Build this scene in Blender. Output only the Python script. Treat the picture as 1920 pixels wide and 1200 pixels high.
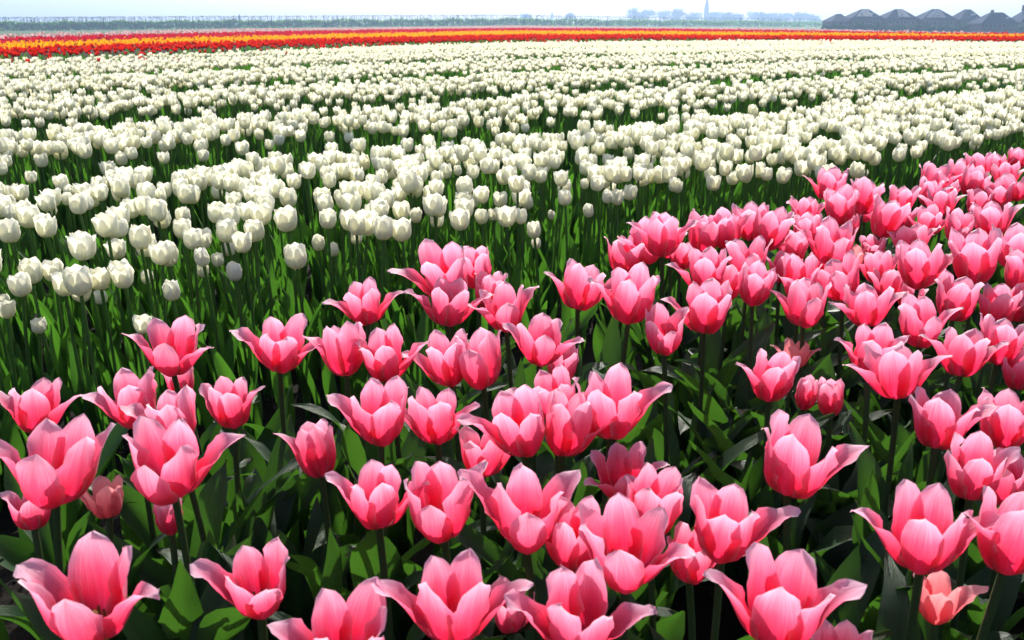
import bpy, math, random
import numpy as np
from mathutils import Vector, Matrix, Euler

random.seed(11); rng = np.random.default_rng(7)
for o in list(bpy.data.objects): bpy.data.objects.remove(o)
S = bpy.context.scene; COL = S.collection

# ------------------------------------------------------------------ camera, sky, sun, exposure
FPX, HY, CZ = 1600.0, 44.0, 0.85
PITCH = math.atan((600 - HY) / FPX)
cam_d = bpy.data.cameras.new('camera'); cam = bpy.data.objects.new('camera', cam_d); COL.objects.link(cam)
cam.location = (0, 0, CZ); cam.rotation_euler = (math.radians(90) - PITCH, 0, 0)
cam_d.sensor_width = 36; cam_d.lens = 36 * FPX / 1920; cam_d.clip_start = 0.02; cam_d.clip_end = 12000
cam_d.dof.use_dof = True; cam_d.dof.focus_distance = 1.9; cam_d.dof.aperture_fstop = 16
S.camera = cam
SUN_EL, SUN_AZ = math.radians(37), math.radians(6)      # azimuth measured from +Y towards +X
W = bpy.data.worlds.new('World'); S.world = W; W.use_nodes = True
nt = W.node_tree; bg = nt.nodes['Background']
sky = nt.nodes.new('ShaderNodeTexSky'); sky.sky_type = 'NISHITA'; sky.sun_disc = False
sky.sun_elevation = SUN_EL; sky.sun_rotation = SUN_AZ
sky.air_density = 1.0; sky.dust_density = 4.0; sky.ozone_density = 1.0; sky.altitude = 0
nt.links.new(sky.outputs[0], bg.inputs[0]); bg.inputs[1].default_value = 0.13
sl = bpy.data.lights.new('sun', 'SUN'); sun = bpy.data.objects.new('sun', sl); COL.objects.link(sun)
sl.energy = 5.0; sl.angle = math.radians(0.53); sl.color = (1.0, 0.955, 0.88)
sd = Vector((math.sin(SUN_AZ) * math.cos(SUN_EL), math.cos(SUN_AZ) * math.cos(SUN_EL), math.sin(SUN_EL)))
sun.rotation_euler = sd.to_track_quat('Z', 'Y').to_euler(); sun.location = (0, 0, 30)
S.view_settings.view_transform = 'Standard'; S.view_settings.look = 'None'
S.view_settings.exposure = 0.72; S.view_settings.gamma = 1.0; S.view_settings.use_curve_mapping = False
S.render.engine = 'CYCLES'
S.cycles.max_bounces = 10; S.cycles.transmission_bounces = 8; S.cycles.diffuse_bounces = 5

# ------------------------------------------------------------------ picture <-> ground helpers
cp, sp = math.cos(PITCH), math.sin(PITCH)
def ray(x, y):
    return np.array([x - 960, FPX * cp - (y - 600) * sp, -FPX * sp - (y - 600) * cp])
def at(x, y, z):
    r = ray(x, y); t = (z - CZ) / r[2]; return np.array([r[0] * t, r[1] * t, z])
def pix(X, Y, Z):
    dz = Z - CZ; dep = Y * cp - dz * sp; up = Y * sp + dz * cp
    return 960 + FPX * X / dep, 600 - FPX * up / dep
def smooth(a, b, x):
    t = np.clip((x - a) / (b - a), 0, 1); return t * t * (3 - 2 * t)
KX = [-700, 0, 480, 960, 1400, 1560, 1920, 2600]
KZ = [-2.2, -1.6, -.85, 0.0, -.75, -1.3, -1.9, -2.0]
def ground_z(X, Y):
    X = np.asarray(X, float); Y = np.asarray(Y, float)
    xp = 960 + FPX * X / np.maximum(Y, 1.0) / cp
    r = np.hypot(X, Y)
    return smooth(60, 250, r) * np.where(Y > 1, np.interp(xp, KX, KZ), 0)
RD = np.array([0.7842, 0.6206]); RN = np.array([-0.6206, 0.7842])    # along the beds / across them

# ------------------------------------------------------------------ node helpers
class NT:
    def __init__(s, name):
        s.m = bpy.data.materials.new(name); s.m.use_nodes = True; s.t = s.m.node_tree; s.t.nodes.clear()
        s.out = s.n('ShaderNodeOutputMaterial')
    def n(s, k, **kw):
        x = s.t.nodes.new(k)
        for a, b in kw.items(): setattr(x, a, b)
        return x
    def l(s, a, b): s.t.links.new(a, b)
    def put(s, sock, v):
        if hasattr(v, 'is_output') or isinstance(v, bpy.types.NodeSocket): s.l(v, sock)
        elif v is not None: sock.default_value = v
    def math(s, op, a, b=None, c=None, clamp=False):
        x = s.n('ShaderNodeMath', operation=op, use_clamp=clamp); s.put(x.inputs[0], a)
        if b is not None: s.put(x.inputs[1], b)
        if c is not None: s.put(x.inputs[2], c)
        return x.outputs[0]
    def mix(s, f, a, b, blend='MIX'):
        x = s.n('ShaderNodeMix', data_type='RGBA', blend_type=blend); s.put(x.inputs[0], f)
        s.put(x.inputs[6], a); s.put(x.inputs[7], b); return x.outputs[2]
    def ramp(s, f, stops):
        x = s.n('ShaderNodeValToRGB'); e = x.color_ramp.elements
        while len(e) < len(stops): e.new(.5)
        for i, (p, c) in enumerate(stops): e[i].position = p; e[i].color = (*c, 1)
        s.put(x.inputs[0], f); return x.outputs[0]
    def noise(s, vec, scale, detail=3, rough=.55, dim='3D'):
        x = s.n('ShaderNodeTexNoise', noise_dimensions=dim); s.put(x.inputs['Vector'], vec) if vec is not None else None
        x.inputs['Scale'].default_value = scale; x.inputs['Detail'].default_value = detail; x.inputs['Roughness'].default_value = rough
        return x.outputs[0]
C4 = lambda c: (*c, 1)

def st_nodes(m):
    a = m.n('ShaderNodeAttribute', attribute_name='st'); sep = m.n('ShaderNodeSeparateXYZ'); m.l(a.outputs['Vector'], sep.inputs[0])
    r = m.n('ShaderNodeAttribute', attribute_name='rnd'); oi = m.n('ShaderNodeObjectInfo')
    rnd = m.math('FRACT', m.math('ADD', r.outputs['Fac'], oi.outputs['Random']))
    return sep.outputs[0], sep.outputs[1], rnd

def petal_mat(name, ramp_stops, trans_stops, edge, rib, tmix=.5, streak=.25, rough=.38, warm=None, coat=.35, flame=None):
    m = NT(name); s, t, rnd = st_nodes(m)
    cmb = m.n('ShaderNodeCombineXYZ'); m.l(m.math('MULTIPLY', s, 14.0), cmb.inputs[0]); m.l(m.math('MULTIPLY', t, 1.3), cmb.inputs[1]); m.l(m.math('MULTIPLY', rnd, 37.0), cmb.inputs[2])
    st = m.noise(cmb.outputs[0], 1.6, 4, .6)
    tt = m.math('ADD', t, m.math('MULTIPLY', m.math('SUBTRACT', st, .5), streak))
    d = m.ramp(tt, ramp_stops); tr = m.ramp(tt, trans_stops)
    ab = m.math('ABSOLUTE', s)
    e = m.math('MULTIPLY', m.math('POWER', ab, 5.0), m.math('ADD', .35, m.math('MULTIPLY', t, .6)), clamp=True)
    d = m.mix(e, d, C4(edge))
    rb = m.math('MULTIPLY', m.math('SUBTRACT', 1.0, m.math('MULTIPLY', m.math('ABSOLUTE', m.math('SUBTRACT', ab, .07)), 14.0), clamp=True), .55)
    if flame is not None:
        fk = m.math('MULTIPLY', m.math('SUBTRACT', 1.0, m.math('MULTIPLY', ab, 1.9), clamp=True), m.math('MULTIPLY', m.math('SUBTRACT', 1.0, tt, clamp=True), m.math('ADD', .45, st)), clamp=True)
        d = m.mix(fk, d, C4(flame)); tr = m.mix(fk, tr, C4(flame))
    rb = m.math('MULTIPLY', rb, m.math('SUBTRACT', 1.15, t), clamp=True)
    d = m.mix(rb, d, C4(rib)); tr = m.mix(rb, tr, C4(rib))
    if warm is not None:
        f = m.math('MULTIPLY', m.math('SUBTRACT', rnd, .76), 2.6, clamp=True)
        d = m.mix(f, d, C4(warm)); tr = m.mix(f, tr, C4(warm))
    v = m.math('ADD', .88, m.math('MULTIPLY', rnd, .18)); hsv = m.n('ShaderNodeHueSaturation'); m.l(d, hsv.inputs['Color']); m.l(v, hsv.inputs['Value']); d = hsv.outputs[0]
    bsdf = m.n('ShaderNodeBsdfPrincipled'); m.l(d, bsdf.inputs['Base Color']); bsdf.inputs['Roughness'].default_value = rough
    bsdf.inputs['Specular IOR Level'].default_value = coat
    bsdf.inputs['Sheen Weight'].default_value = .15
    bmp = m.n('ShaderNodeBump'); bmp.inputs['Strength'].default_value = .6; bmp.inputs['Distance'].default_value = .0014; m.l(st, bmp.inputs['Height']); m.l(bmp.outputs[0], bsdf.inputs['Normal'])
    tb = m.n('ShaderNodeBsdfTranslucent'); m.l(tr, tb.inputs[0]); m.l(bmp.outputs[0], tb.inputs['Normal'])
    mx = m.n('ShaderNodeMixShader'); mx.inputs[0].default_value = tmix; m.l(bsdf.outputs[0], mx.inputs[1]); m.l(tb.outputs[0], mx.inputs[2]); m.l(mx.outputs[0], m.out.inputs[0])
    return m.m

M = {}
M['pink'] = petal_mat('pink_petal',  # petal's own gradient, with cup shade and sunlit tips painted in on top
    [(0, (.10, .02, .07)), (.035, (.16, .02, .07)), (.075, (.48, .010, .055)), (.44, (.74, .032, .10)), (.68, (.83, .16, .31)), (.90, (.90, .43, .61)), (1, (.94, .64, .78))],
    [(0, (.05, .01, .03)), (.035, (.08, .01, .03)), (.075, (.56, .004, .03)), (.42, (.87, .020, .070)), (.66, (.94, .13, .26)), (.88, (.96, .38, .55)), (1, (.97, .56, .70))],
    (.95, .68, .80), (.74, .06, .17), tmix=.5, streak=.34, flame=(.72, .022, .10))
M['salmon'] = petal_mat('salmon_petal',
    [(0, (.3, .2, .05)), (.08, (.74, .06, .08)), (.5, (.82, .18, .22)), (1, (.88, .42, .46))],
    [(0, (.2, .1, .02)), (.08, (.85, .05, .06)), (.5, (.92, .17, .20)), (1, (.95, .40, .42))],
    (.9, .5, .52), (.75, .10, .13), tmix=.5)
M['white'] = petal_mat('white_petal',
    [(0, (.38, .48, .18)), (.10, (.64, .69, .48)), (.3, (.80, .81, .73)), (1, (.87, .88, .85))],
    [(0, (.40, .48, .10)), (.12, (.72, .72, .40)), (.4, (.89, .86, .57)), (1, (.94, .92, .75))],
    (.87, .87, .84), (.72, .75, .66), tmix=.40, streak=.16, rough=.45, warm=(.84, .81, .58))
M['red'] = petal_mat('red_petal',
    [(0, (.3, .08, .01)), (.2, (.38, .010, .006)), (1, (.46, .014, .008))], [(0, (.5, .04, .01)), (.3, (.62, .010, .004)), (1, (.68, .018, .006))],
    (.75, .05, .015), (.55, .015, .008), tmix=.5)
M['yellow'] = petal_mat('yellow_petal',
    [(0, (.5, .25, .01)), (.3, (.74, .31, .006)), (1, (.8, .38, .01))], [(0, (.6, .24, .01)), (.3, (.86, .33, .004)), (1, (.9, .42, .008))],
    (.9, .5, .012), (.85, .38, .01), tmix=.5)
M['crimson'] = petal_mat('crimson_petal',
    [(0, (.2, .02, .02)), (.3, (.32, .008, .025)), (1, (.38, .012, .035))], [(0, (.4, .015, .02)), (.3, (.5, .012, .035)), (1, (.55, .015, .045))],
    (.55, .03, .06), (.35, .01, .02), tmix=.5)
M['pale'] = petal_mat('pale_pink_petal',
    [(0, (.25, .18, .14)), (.3, (.40, .24, .27)), (1, (.45, .32, .36))], [(0, (.3, .3, .15)), (.3, (.58, .32, .33)), (1, (.62, .44, .46))],
    (.8, .62, .66), (.7, .4, .45), tmix=.45)

def leaf_mat(name, dark, light, tr, tmix=.45, rough=.36):
    m = NT(name); s, t, rnd = st_nodes(m)
    cmb = m.n('ShaderNodeCombineXYZ'); m.l(m.math('MULTIPLY', s, 16.0), cmb.inputs[0]); m.l(m.math('MULTIPLY', t, 2.0), cmb.inputs[1]); m.l(m.math('MULTIPLY', rnd, 53.0), cmb.inputs[2])
    st = m.noise(cmb.outputs[0], 1.5, 3, .6)
    big = m.noise(m.n('ShaderNodeNewGeometry').outputs['Position'], 11.0, 3)
    f = m.math('ADD', m.math('MULTIPLY', st, .6), m.math('MULTIPLY', rnd, .5))
    d = m.mix(f, C4(dark), C4(light))
    tip = m.math('MULTIPLY', m.math('SUBTRACT', t, .93), 9.0, clamp=True)
    d = m.mix(m.math('MULTIPLY', tip, .35), d, C4((.22, .17, .05)))
    rib = m.math('SUBTRACT', 1.0, m.math('MULTIPLY', m.math('ABSOLUTE', s), 22.0), clamp=True)
    d = m.mix(m.math('MULTIPLY', rib, .4), d, C4((light[0] * 1.8, light[1] * 1.5, light[2] * 1.5)))
    trc = m.mix(m.math('MULTIPLY', big, .8), C4(tr), C4((tr[0] * .55, tr[1] * .65, tr[2] * .8)))
    bsdf = m.n('ShaderNodeBsdfPrincipled'); m.l(d, bsdf.inputs['Base Color'])
    m.l(m.math('ADD', rough - .08, m.math('MULTIPLY', big, .22)), bsdf.inputs['Roughness']); bsdf.inputs['Specular IOR Level'].default_value = .38
    bmp = m.n('ShaderNodeBump'); bmp.inputs['Strength'].default_value = .7; bmp.inputs['Distance'].default_value = .002; m.l(st, bmp.inputs['Height']); m.l(bmp.outputs[0], bsdf.inputs['Normal'])
    tb = m.n('ShaderNodeBsdfTranslucent'); m.l(trc, tb.inputs[0])
    mx = m.n('ShaderNodeMixShader'); mx.inputs[0].default_value = tmix; m.l(bsdf.outputs[0], mx.inputs[1]); m.l(tb.outputs[0], mx.inputs[2]); m.l(mx.outputs[0], m.out.inputs[0])
    return m.m
M['leaf'] = leaf_mat('tulip_leaf', (.014, .040, .020), (.034, .072, .034), (.065, .185, .014), .36)
M['leaf_w'] = leaf_mat('white_tulip_leaf', (.022, .070, .016), (.044, .12, .026), (.09, .27, .018), .42)
M['stem'] = leaf_mat('tulip_stem', (.035, .07, .025), (.06, .10, .035), (.07, .18, .01), .2)
M['stem_w'] = leaf_mat('white_tulip_stem', (.06, .13, .03), (.09, .18, .045), (.12, .30, .02), .35)

def simple_mat(name, c1, c2, scale=4.0, rough=.9, bump=0, bdist=.02, spec=.2, detail=5):
    m = NT(name); pos = m.n('ShaderNodeNewGeometry').outputs['Position']
    n1 = m.noise(pos, scale, detail, .6); f = m.math('MULTIPLY', m.math('SUBTRACT', n1, .3), 2.5, clamp=True)
    b = m.n('ShaderNodeBsdfPrincipled'); m.l(m.mix(f, C4(c1), C4(c2)), b.inputs['Base Color']); b.inputs['Roughness'].default_value = rough; b.inputs['Specular IOR Level'].default_value = spec
    if bump:
        bm = m.n('ShaderNodeBump'); bm.inputs['Strength'].default_value = bump; bm.inputs['Distance'].default_value = bdist; m.l(n1, bm.inputs['Height']); m.l(bm.outputs[0], b.inputs['Normal'])
    m.l(b.outputs[0], m.out.inputs[0]); return m.m

# ------------------------------------------------------------------ mesh helpers
def grid_faces(nu, nv, off=0):          # nv rows of nu vertices
    i = np.arange(nv - 1)[:, None] * nu + np.arange(nu - 1)[None, :]
    return (np.stack([i, i + 1, i + nu + 1, i + nu], -1).reshape(-1, 4) + off)
class Proto:
    def __init__(s, v, f, st, mi=0):
        s.v = np.asarray(v, float); s.f = np.asarray(f, int); s.st = np.asarray(st, float); s.mi = np.full(len(f), mi) if np.isscalar(mi) else np.asarray(mi)
def join(ps):
    v, f, st, mi, o = [], [], [], [], 0
    for p in ps:
        v.append(p.v); f.append(p.f + o); st.append(p.st); mi.append(p.mi); o += len(p.v)
    return Proto(np.concatenate(v), np.concatenate(f), np.concatenate(st), np.concatenate(mi))
def xform(p, R, loc, sc=1.0):
    return Proto((p.v * sc) @ np.asarray(R).T + np.asarray(loc), p.f, p.st, p.mi)
def rz(a):
    c, s = math.cos(a), math.sin(a); return np.array([[c, -s, 0], [s, c, 0], [0, 0, 1.]])
def tilt(ax, ay):
    return np.array(Euler((ax, ay, 0)).to_matrix())
def make_mesh(name, v, f, st, mi, mats, rnd=None, smooth_=True):
    me = bpy.data.meshes.new(name); nv, nf = len(v), len(f)
    me.vertices.add(nv); me.vertices.foreach_set('co', np.asarray(v, np.float32).ravel())
    me.loops.add(nf * 4); me.loops.foreach_set('vertex_index', np.asarray(f, np.int32).ravel())
    me.polygons.add(nf); me.polygons.foreach_set('loop_start', np.arange(0, nf * 4, 4, dtype=np.int32))
    me.polygons.foreach_set('loop_total', np.full(nf, 4, np.int32))
    me.polygons.foreach_set('material_index', np.asarray(mi, np.int32))
    me.polygons.foreach_set('use_smooth', np.full(nf, smooth_))
    for m in mats: me.materials.append(m)
    a = me.attributes.new('st', 'FLOAT_VECTOR', 'POINT'); s3 = np.zeros((nv, 3), np.float32); s3[:, :2] = st; a.data.foreach_set('vector', s3.ravel())
    if rnd is not None:
        b = me.attributes.new('rnd', 'FLOAT', 'POINT'); b.data.foreach_set('value', np.asarray(rnd, np.float32))
    me.update(); me.validate(); return me
def pmesh(name, p, mats): return make_mesh(name, p.v, p.f, p.st, p.mi, mats)
def link(name, data, parent=None, **tags):
    o = bpy.data.objects.new(name, data); COL.objects.link(o)
    if parent is not None: o.parent = parent
    for k, v in tags.items(): o[k] = v
    return o
class Stuff:
    """gathers many transformed copies of prototypes in one mesh"""
    def __init__(s): s.V = []; s.F = []; s.ST = []; s.MI = []; s.R = []; s.o = 0
    def add_many(s, p, Rs, Ls):           # Rs (n,3,3) incl. scale, Ls (n,3)
        n = len(Ls)
        if n == 0: return
        v = np.einsum('nij,kj->nki', Rs, p.v) + Ls[:, None, :]
        s.V.append(v.reshape(-1, 3)); k = len(p.v)
        f = p.f[None] + (np.arange(n) * k)[:, None, None] + s.o; s.F.append(f.reshape(-1, 4)); s.o += n * k
        s.ST.append(np.tile(p.st, (n, 1))); s.MI.append(np.tile(p.mi, n)); s.R.append(np.repeat(rng.random(n), k))
    def build(s, name, mats, **tags):
        me = make_mesh(name, np.concatenate(s.V), np.concatenate(s.F), np.concatenate(s.ST), np.concatenate(s.MI), mats, np.concatenate(s.R))
        return link(name, me, **tags)

# ------------------------------------------------------------------ plant prototypes
T_SH = [0, .06, .15, .3, .45, .6, .75, .86, .93, .97, 1]
PINK_SH = [.20, .34, .60, .86, .98, 1.0, .88, .68, .47, .30, .03]
PINK_SH2 = [.20, .34, .60, .88, 1.0, .99, .80, .56, .35, .21, .02]
WHITE_SH = [.26, .44, .72, .95, 1.0, .99, .88, .69, .47, .29, .04]
LEAF_SH = [.55, .62, .75, .93, 1.0, .93, .72, .47, .26, .13, .01]
def blade(L, Wd, ph, rho_k, shape, nu, nv, r0=.004, ruffle=0., seed=0, edge_out=0., rib=.0, skew=0., twist=0., flat=.0, wave_n=2.5, notch=0.):
    """a curved petal or leaf: profile angles ph (deg above horizontal) along its length, wrapped round the axis"""
    rs = np.random.default_rng(seed)
    tc = np.linspace(0, 1, nv); tc = tc ** .92; tf = np.linspace(0, 1, 201)
    phi = np.radians(np.interp(tf, np.linspace(0, 1, len(ph)), ph)); k = np.ones(25) / 25
    phi = np.convolve(np.pad(phi, 12, 'edge'), k, 'valid')
    r = r0 + np.concatenate([[0], np.cumsum(np.cos(phi[:-1]))]) * L / 200; z = np.concatenate([[0], np.cumsum(np.sin(phi[:-1]))]) * L / 200
    R = np.interp(tc, tf, r); Z = np.interp(tc, tf, z); PH = np.interp(tc, tf, phi)
    w = np.interp(tc, T_SH, shape) * Wd / 2; s = np.linspace(-1, 1, nu)
    V = np.zeros((nv, nu, 3)); a1, a2, a3 = rs.uniform(0, 6.28, 3)
    for i, t in enumerate(tc):
        rho = max(rho_k[0] * (1 - t) + rho_k[1] * t, .004)
        a = np.clip(s * w[i] / rho, -1.9, 1.9)
        lat = rho * np.sin(a); inw = rho * (1 - np.cos(a)) * (1 - flat * t)
        ruf = ruffle * (np.abs(s) ** 2.2) * (np.sin(wave_n * 6.283 * t + a1 + s * 1.3) + .6 * np.sin(wave_n * 10.7 * t + a2 - s)) * math.sin(min(1, t * 1.6) * 1.57)
        ruf += rib * np.exp(-(s / .13) ** 2) * math.sin(math.pi * t) - edge_out * (np.abs(s) ** 3) * t * t
        nrm = inw + ruf
        ph_ = PH[i]; rr = R[i] - math.sin(ph_) * nrm; zz = Z[i] + math.cos(ph_) * nrm
        lat = lat + skew * t * t * L
        if notch and i == nv - 1: zz = zz + 0
        if twist:
            th = twist * t; c_, s_ = math.cos(th), math.sin(th); l0 = lat.copy(); d0 = rr - R[i]
            lat = l0 * c_ - d0 * s_; rr = R[i] + l0 * s_ + d0 * c_
        V[i, :, 0] = rr; V[i, :, 1] = lat; V[i, :, 2] = zz
    ST = np.stack([np.tile(s, (nv, 1)), np.tile(tc[:, None], (1, nu))], -1)
    return Proto(V.reshape(-1, 3), grid_faces(nu, nv), ST.reshape(-1, 2))
def tube(pts, rad, n=7, mi=0):
    pts = np.asarray(pts, float); k = len(pts); a = np.linspace(0, 2 * math.pi, n + 1)
    V = np.zeros((k, n + 1, 3))
    for i in range(k):
        d = pts[min(i + 1, k - 1)] - pts[max(i - 1, 0)]; d /= np.linalg.norm(d)
        x = np.cross(d, [0, 1, .01]); x /= np.linalg.norm(x); y = np.cross(d, x)
        V[i] = pts[i] + rad[i] * (np.cos(a)[:, None] * x + np.sin(a)[:, None] * y)
    ST = np.stack([np.tile(np.linspace(-.9, .9, n + 1), (k, 1)), np.tile(np.linspace(0, .9, k)[:, None], (1, n + 1))], -1)
    return Proto(V.reshape(-1, 3), grid_faces(n + 1, k), ST.reshape(-1, 2), mi)

def pink_petals(kind, seed, fl='', nu=11, nv=15):
    """six petals of one pink bloom, about 85 mm tall; kind sets how open it is, fl which petals are flung (L, R) or folded forward as a lip (F)"""
    rs = np.random.default_rng(seed); out = []; base = 30 if 'F' in fl else 0
    j = lambda a: rs.uniform(-a, a); base += j(9); flung = {}
    def nearest(deg): return min(range(6), key=lambda i: abs((base + 60 * i - deg + 180) % 360 - 180))
    if 'L' in fl: flung[nearest(182 + j(14))] = 'side'
    if 'R' in fl: flung[nearest(-2 + j(14))] = 'side'
    if 'F' in fl: flung[nearest(270)] = 'lip'
    par = rs.integers(0, 2)
    for i in range(6):
        inner = (i + par) % 2 == 1; ang = math.radians(base + 60 * i + j(6))
        L = .091 + j(.006); Wd = .0495 + j(.005); fm = flung.get(i)
        if fm: inner = False
        if kind == 'closed':
            ph = [8, 66, 88 + j(3), 96, 98 + j(6)] if not inner else [14, 70, 90, 96, 102]; rho = (.012, .030); eo = 0
        elif kind == 'cup':
            ph = [0, 58 + j(3), 82 + j(4), 88 + j(5), 80 + j(10)] if not inner else [8, 62, 88, 92 + j(4), 88 + j(6)]; rho = (.014, .034); eo = .001
        elif kind == 'open':
            ph = [-2, 58 + j(4), 84 + j(5), 83 + j(8), 70 + j(16)] if not inner else [6, 60, 85, 86 + j(4), 84 + j(8)]; rho = (.014, .036); eo = .003
        else:
            ph = [-4, 54 + j(4), 76 + j(5), 76 + j(8), 68 + j(10)] if not inner else [2, 58, 82, 79 + j(5), 76 + j(8)]; rho = (.016, .040); eo = .002; Wd *= 1.06
        if inner: L *= .99; Wd *= .95
        if fm == 'side':
            d = {'closed': 14, 'cup': 8, 'open': 0, 'wide': -2}[kind]
            ph = [-2, 50 + d + j(4), 62 + d + j(6), 44 + d + j(9), 18 + d + j(16)]; Wd *= .84; rho = (.014, .022); L *= 1.03; eo = .001
        elif fm == 'lip':
            ph = [-14, 38 + j(5), 66 + j(4), 92 + j(6), 122 + j(12)]; Wd *= 1.04; rho = (.015, .030); L *= .86; eo = 0
        q_ = rs.random(); sh_ = [a_ * (1 - .4 * q_) + b_ * .4 * q_ for a_, b_ in zip(PINK_SH, PINK_SH2)]
        rho = (rho[0], rho[1] * rs.uniform(.68, .95))
        p = blade(L, Wd, ph, rho, sh_, nu, nv, r0=.0030 if inner else .0040, ruffle=.0014 + rs.random() * .0022, seed=seed * 10 + i,
                  edge_out=eo * rs.uniform(.3, 1.4), rib=-.0014, skew=j(.07), flat=.35)
        out.append(xform(p, rz(ang), (0, 0, 0)))
    return out
def white_petals(kind, seed, nu=9, nv=11):
    rs = np.random.default_rng(seed); out = []
    for i in range(6):
        inner = i % 2 == 1; ang = math.radians(60 * i + rs.uniform(-7, 7)); j = lambda a: rs.uniform(-a, a)
        L = .068 + j(.003); Wd = .053 + j(.003)
        if kind == 'bud': ph = [5, 62, 90, 104, 116 + j(8)]; Wd *= .86; L *= .94
        elif kind == 'globe': ph = [-4, 52 + j(3), 88 + j(3), 99 + j(4), 104 + j(12)]
        else: ph = [-4, 50 + j(3), 84 + j(4), 91 + j(6), 84 + j(18)]
        if inner: ph = [p + 3 for p in ph]; L *= 1.02
        p = blade(L, Wd, ph, (.014, .028), WHITE_SH, nu, nv, r0=.0025 if inner else .004, ruffle=.0009 + rs.random() * .0011, seed=seed * 10 + i, rib=-.0007, skew=j(.04), flat=.3)
        out.append(xform(p, rz(ang), (0, 0, 0)))
    return out
def leaf(seed, wide=True, nu=7, nv=14):
    rs = np.random.default_rng(seed); u = rs.uniform
    if wide:
        top = u(-25, 70); ph = [86, 84 + u(-6, 4), 74 + u(-12, 8), 66 + u(-20, 12), (60 + top) / 2 + u(-8, 8), top]
        return blade(u(.23, .34), u(.045, .078), ph, (.016, u(.035, .075)), LEAF_SH, nu, nv, r0=.003, ruffle=u(.002, .0065), seed=seed, rib=-.0025, twist=u(-1.5, 1.5), skew=u(-.2, .2), wave_n=u(1.2, 2.6))
    top = u(40, 88); ph = [88, 87, 84 + u(-6, 4), 80 + u(-10, 6), 74 + u(-10, 8), top]
    return blade(u(.20, .30), u(.026, .048), ph, (.012, u(.03, .06)), LEAF_SH, nu, nv, r0=.003, ruffle=u(.001, .004), seed=seed, rib=-.002, twist=u(-1.8, 1.8), skew=u(-.1, .1), wave_n=u(1, 2))
def stem_proto(seed, r=.0036, n=7, k=8):
    rs = np.random.default_rng(seed); t = np.linspace(0, 1, k); a, b = rs.uniform(-.03, .03, 2)
    pts = np.stack([a * np.sin(math.pi * t) , b * np.sin(math.pi * t), t * 1.0], -1)   # unit height, scaled on the object
    return pts, np.interp(t, [0, .7, 1], [r * 1.15, r * .92, r])

WK = [('bud', 2), ('globe', 5), ('cup', 5)]
WHITE = {k: [[pmesh('petal', p, [M['white']]) for p in white_petals(k, 300 + 50 * i + s)] for s in range(n)] for i, (k, n) in enumerate(WK)}
LEAF_P = [leaf(500 + s) for s in range(22)]; LEAF_W = [leaf(700 + s, False) for s in range(14)]
LEAVES = [pmesh('leaf', p, [M['leaf']]) for p in LEAF_P]; LEAVES_W = [pmesh('leaf', p, [M['leaf_w']]) for p in LEAF_W]
# pistil with stamens
pist = [tube([(0, 0, 0), (0, 0, .022)], [.0032, .0030], 6, 0), tube([(0, 0, .022), (0, 0, .026)], [.0052, .002], 6, 0)]
stam = []
for i in range(6):
    a = i * 1.047 + .4; c, s_ = math.cos(a), math.sin(a)
    stam.append(tube([(c * .004, s_ * .004, 0), (c * .009, s_ * .009, .012), (c * .0095, s_ * .0095, .024)], [.0008, .0022, .0012], 5, 0))
M['pistil'] = simple_mat('pistil', (.35, .36, .08), (.5, .45, .15), 300, .5)
M['stamen'] = simple_mat('stamen', (.05, .03, .03), (.28, .2, .04), 500, .8)
PISTIL = pmesh('pistil', join(pist), [M['pistil']]); STAMEN = pmesh('stamens', join(stam), [M['stamen']])
def stem_mesh(r, mat, n):
    out = []
    for s in range(n):
        pts, rad = stem_proto(40 + s, r); pts = pts * np.array([.4, .4, .42])     # real height .42 m
        out.append(pmesh('stem', tube(pts, rad), [mat]))
    return out
STEMS = stem_mesh(.0040, M['stem'], 5); STEMS_W = stem_mesh(.0034, M['stem_w'], 5)

def plant(kind, X, Y, zb, scale, mesh_set, leaves, stems, label, cat, group, yaw, tx, ty, nleaf, name, lsc=1.0, inside=False, lean=None):
    """one tulip: Empty at the ground > six petals, stem, leaves (and pistil, stamens); bloom base at height zb above (X, Y)"""
    lx, ly = lean if lean else (random.uniform(-.05, .05), random.uniform(-.05, .05))
    root = link(name, None, label=label or '', category=cat, group=group); root.empty_display_size = .05
    root.location = (X - lx * zb, Y - ly * zb, 0)
    h = math.sqrt((lx * zb) ** 2 + (ly * zb) ** 2 + zb ** 2)
    R = Vector((0, 0, 1)).rotation_difference(Vector((lx, ly, 1)).normalized())
    s = link('stem', stems[random.randrange(len(stems))], root); s.rotation_mode = 'QUATERNION'; s.rotation_quaternion = R; s.scale = (1, 1, (h + .002) / .42)
    B = Matrix.Translation((lx * zb, ly * zb, zb)) @ Euler((tx, ty, 0)).to_matrix().to_4x4() @ Matrix.Rotation(yaw, 4, 'Z') @ Matrix.Scale(scale, 4)
    for me in mesh_set:
        p = link('petal', me, root); p.matrix_local = B
    if inside:
        link('pistil', PISTIL, root).matrix_local = B; link('stamens', STAMEN, root).matrix_local = B
    a0 = random.uniform(0, 6.28)
    for i in range(nleaf):
        q = link('leaf', leaves[random.randrange(len(leaves))], root); a = a0 + i * 2.3 + random.uniform(-.4, .4)
        k = random.uniform(.8, 1.08) * lsc * (1 - .1 * i); q.location = (math.cos(a) * .002, math.sin(a) * .002, .015 + .035 * i)
        q.rotation_euler = (0, 0, a); q.scale = (k, k, k)
    return root

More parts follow.
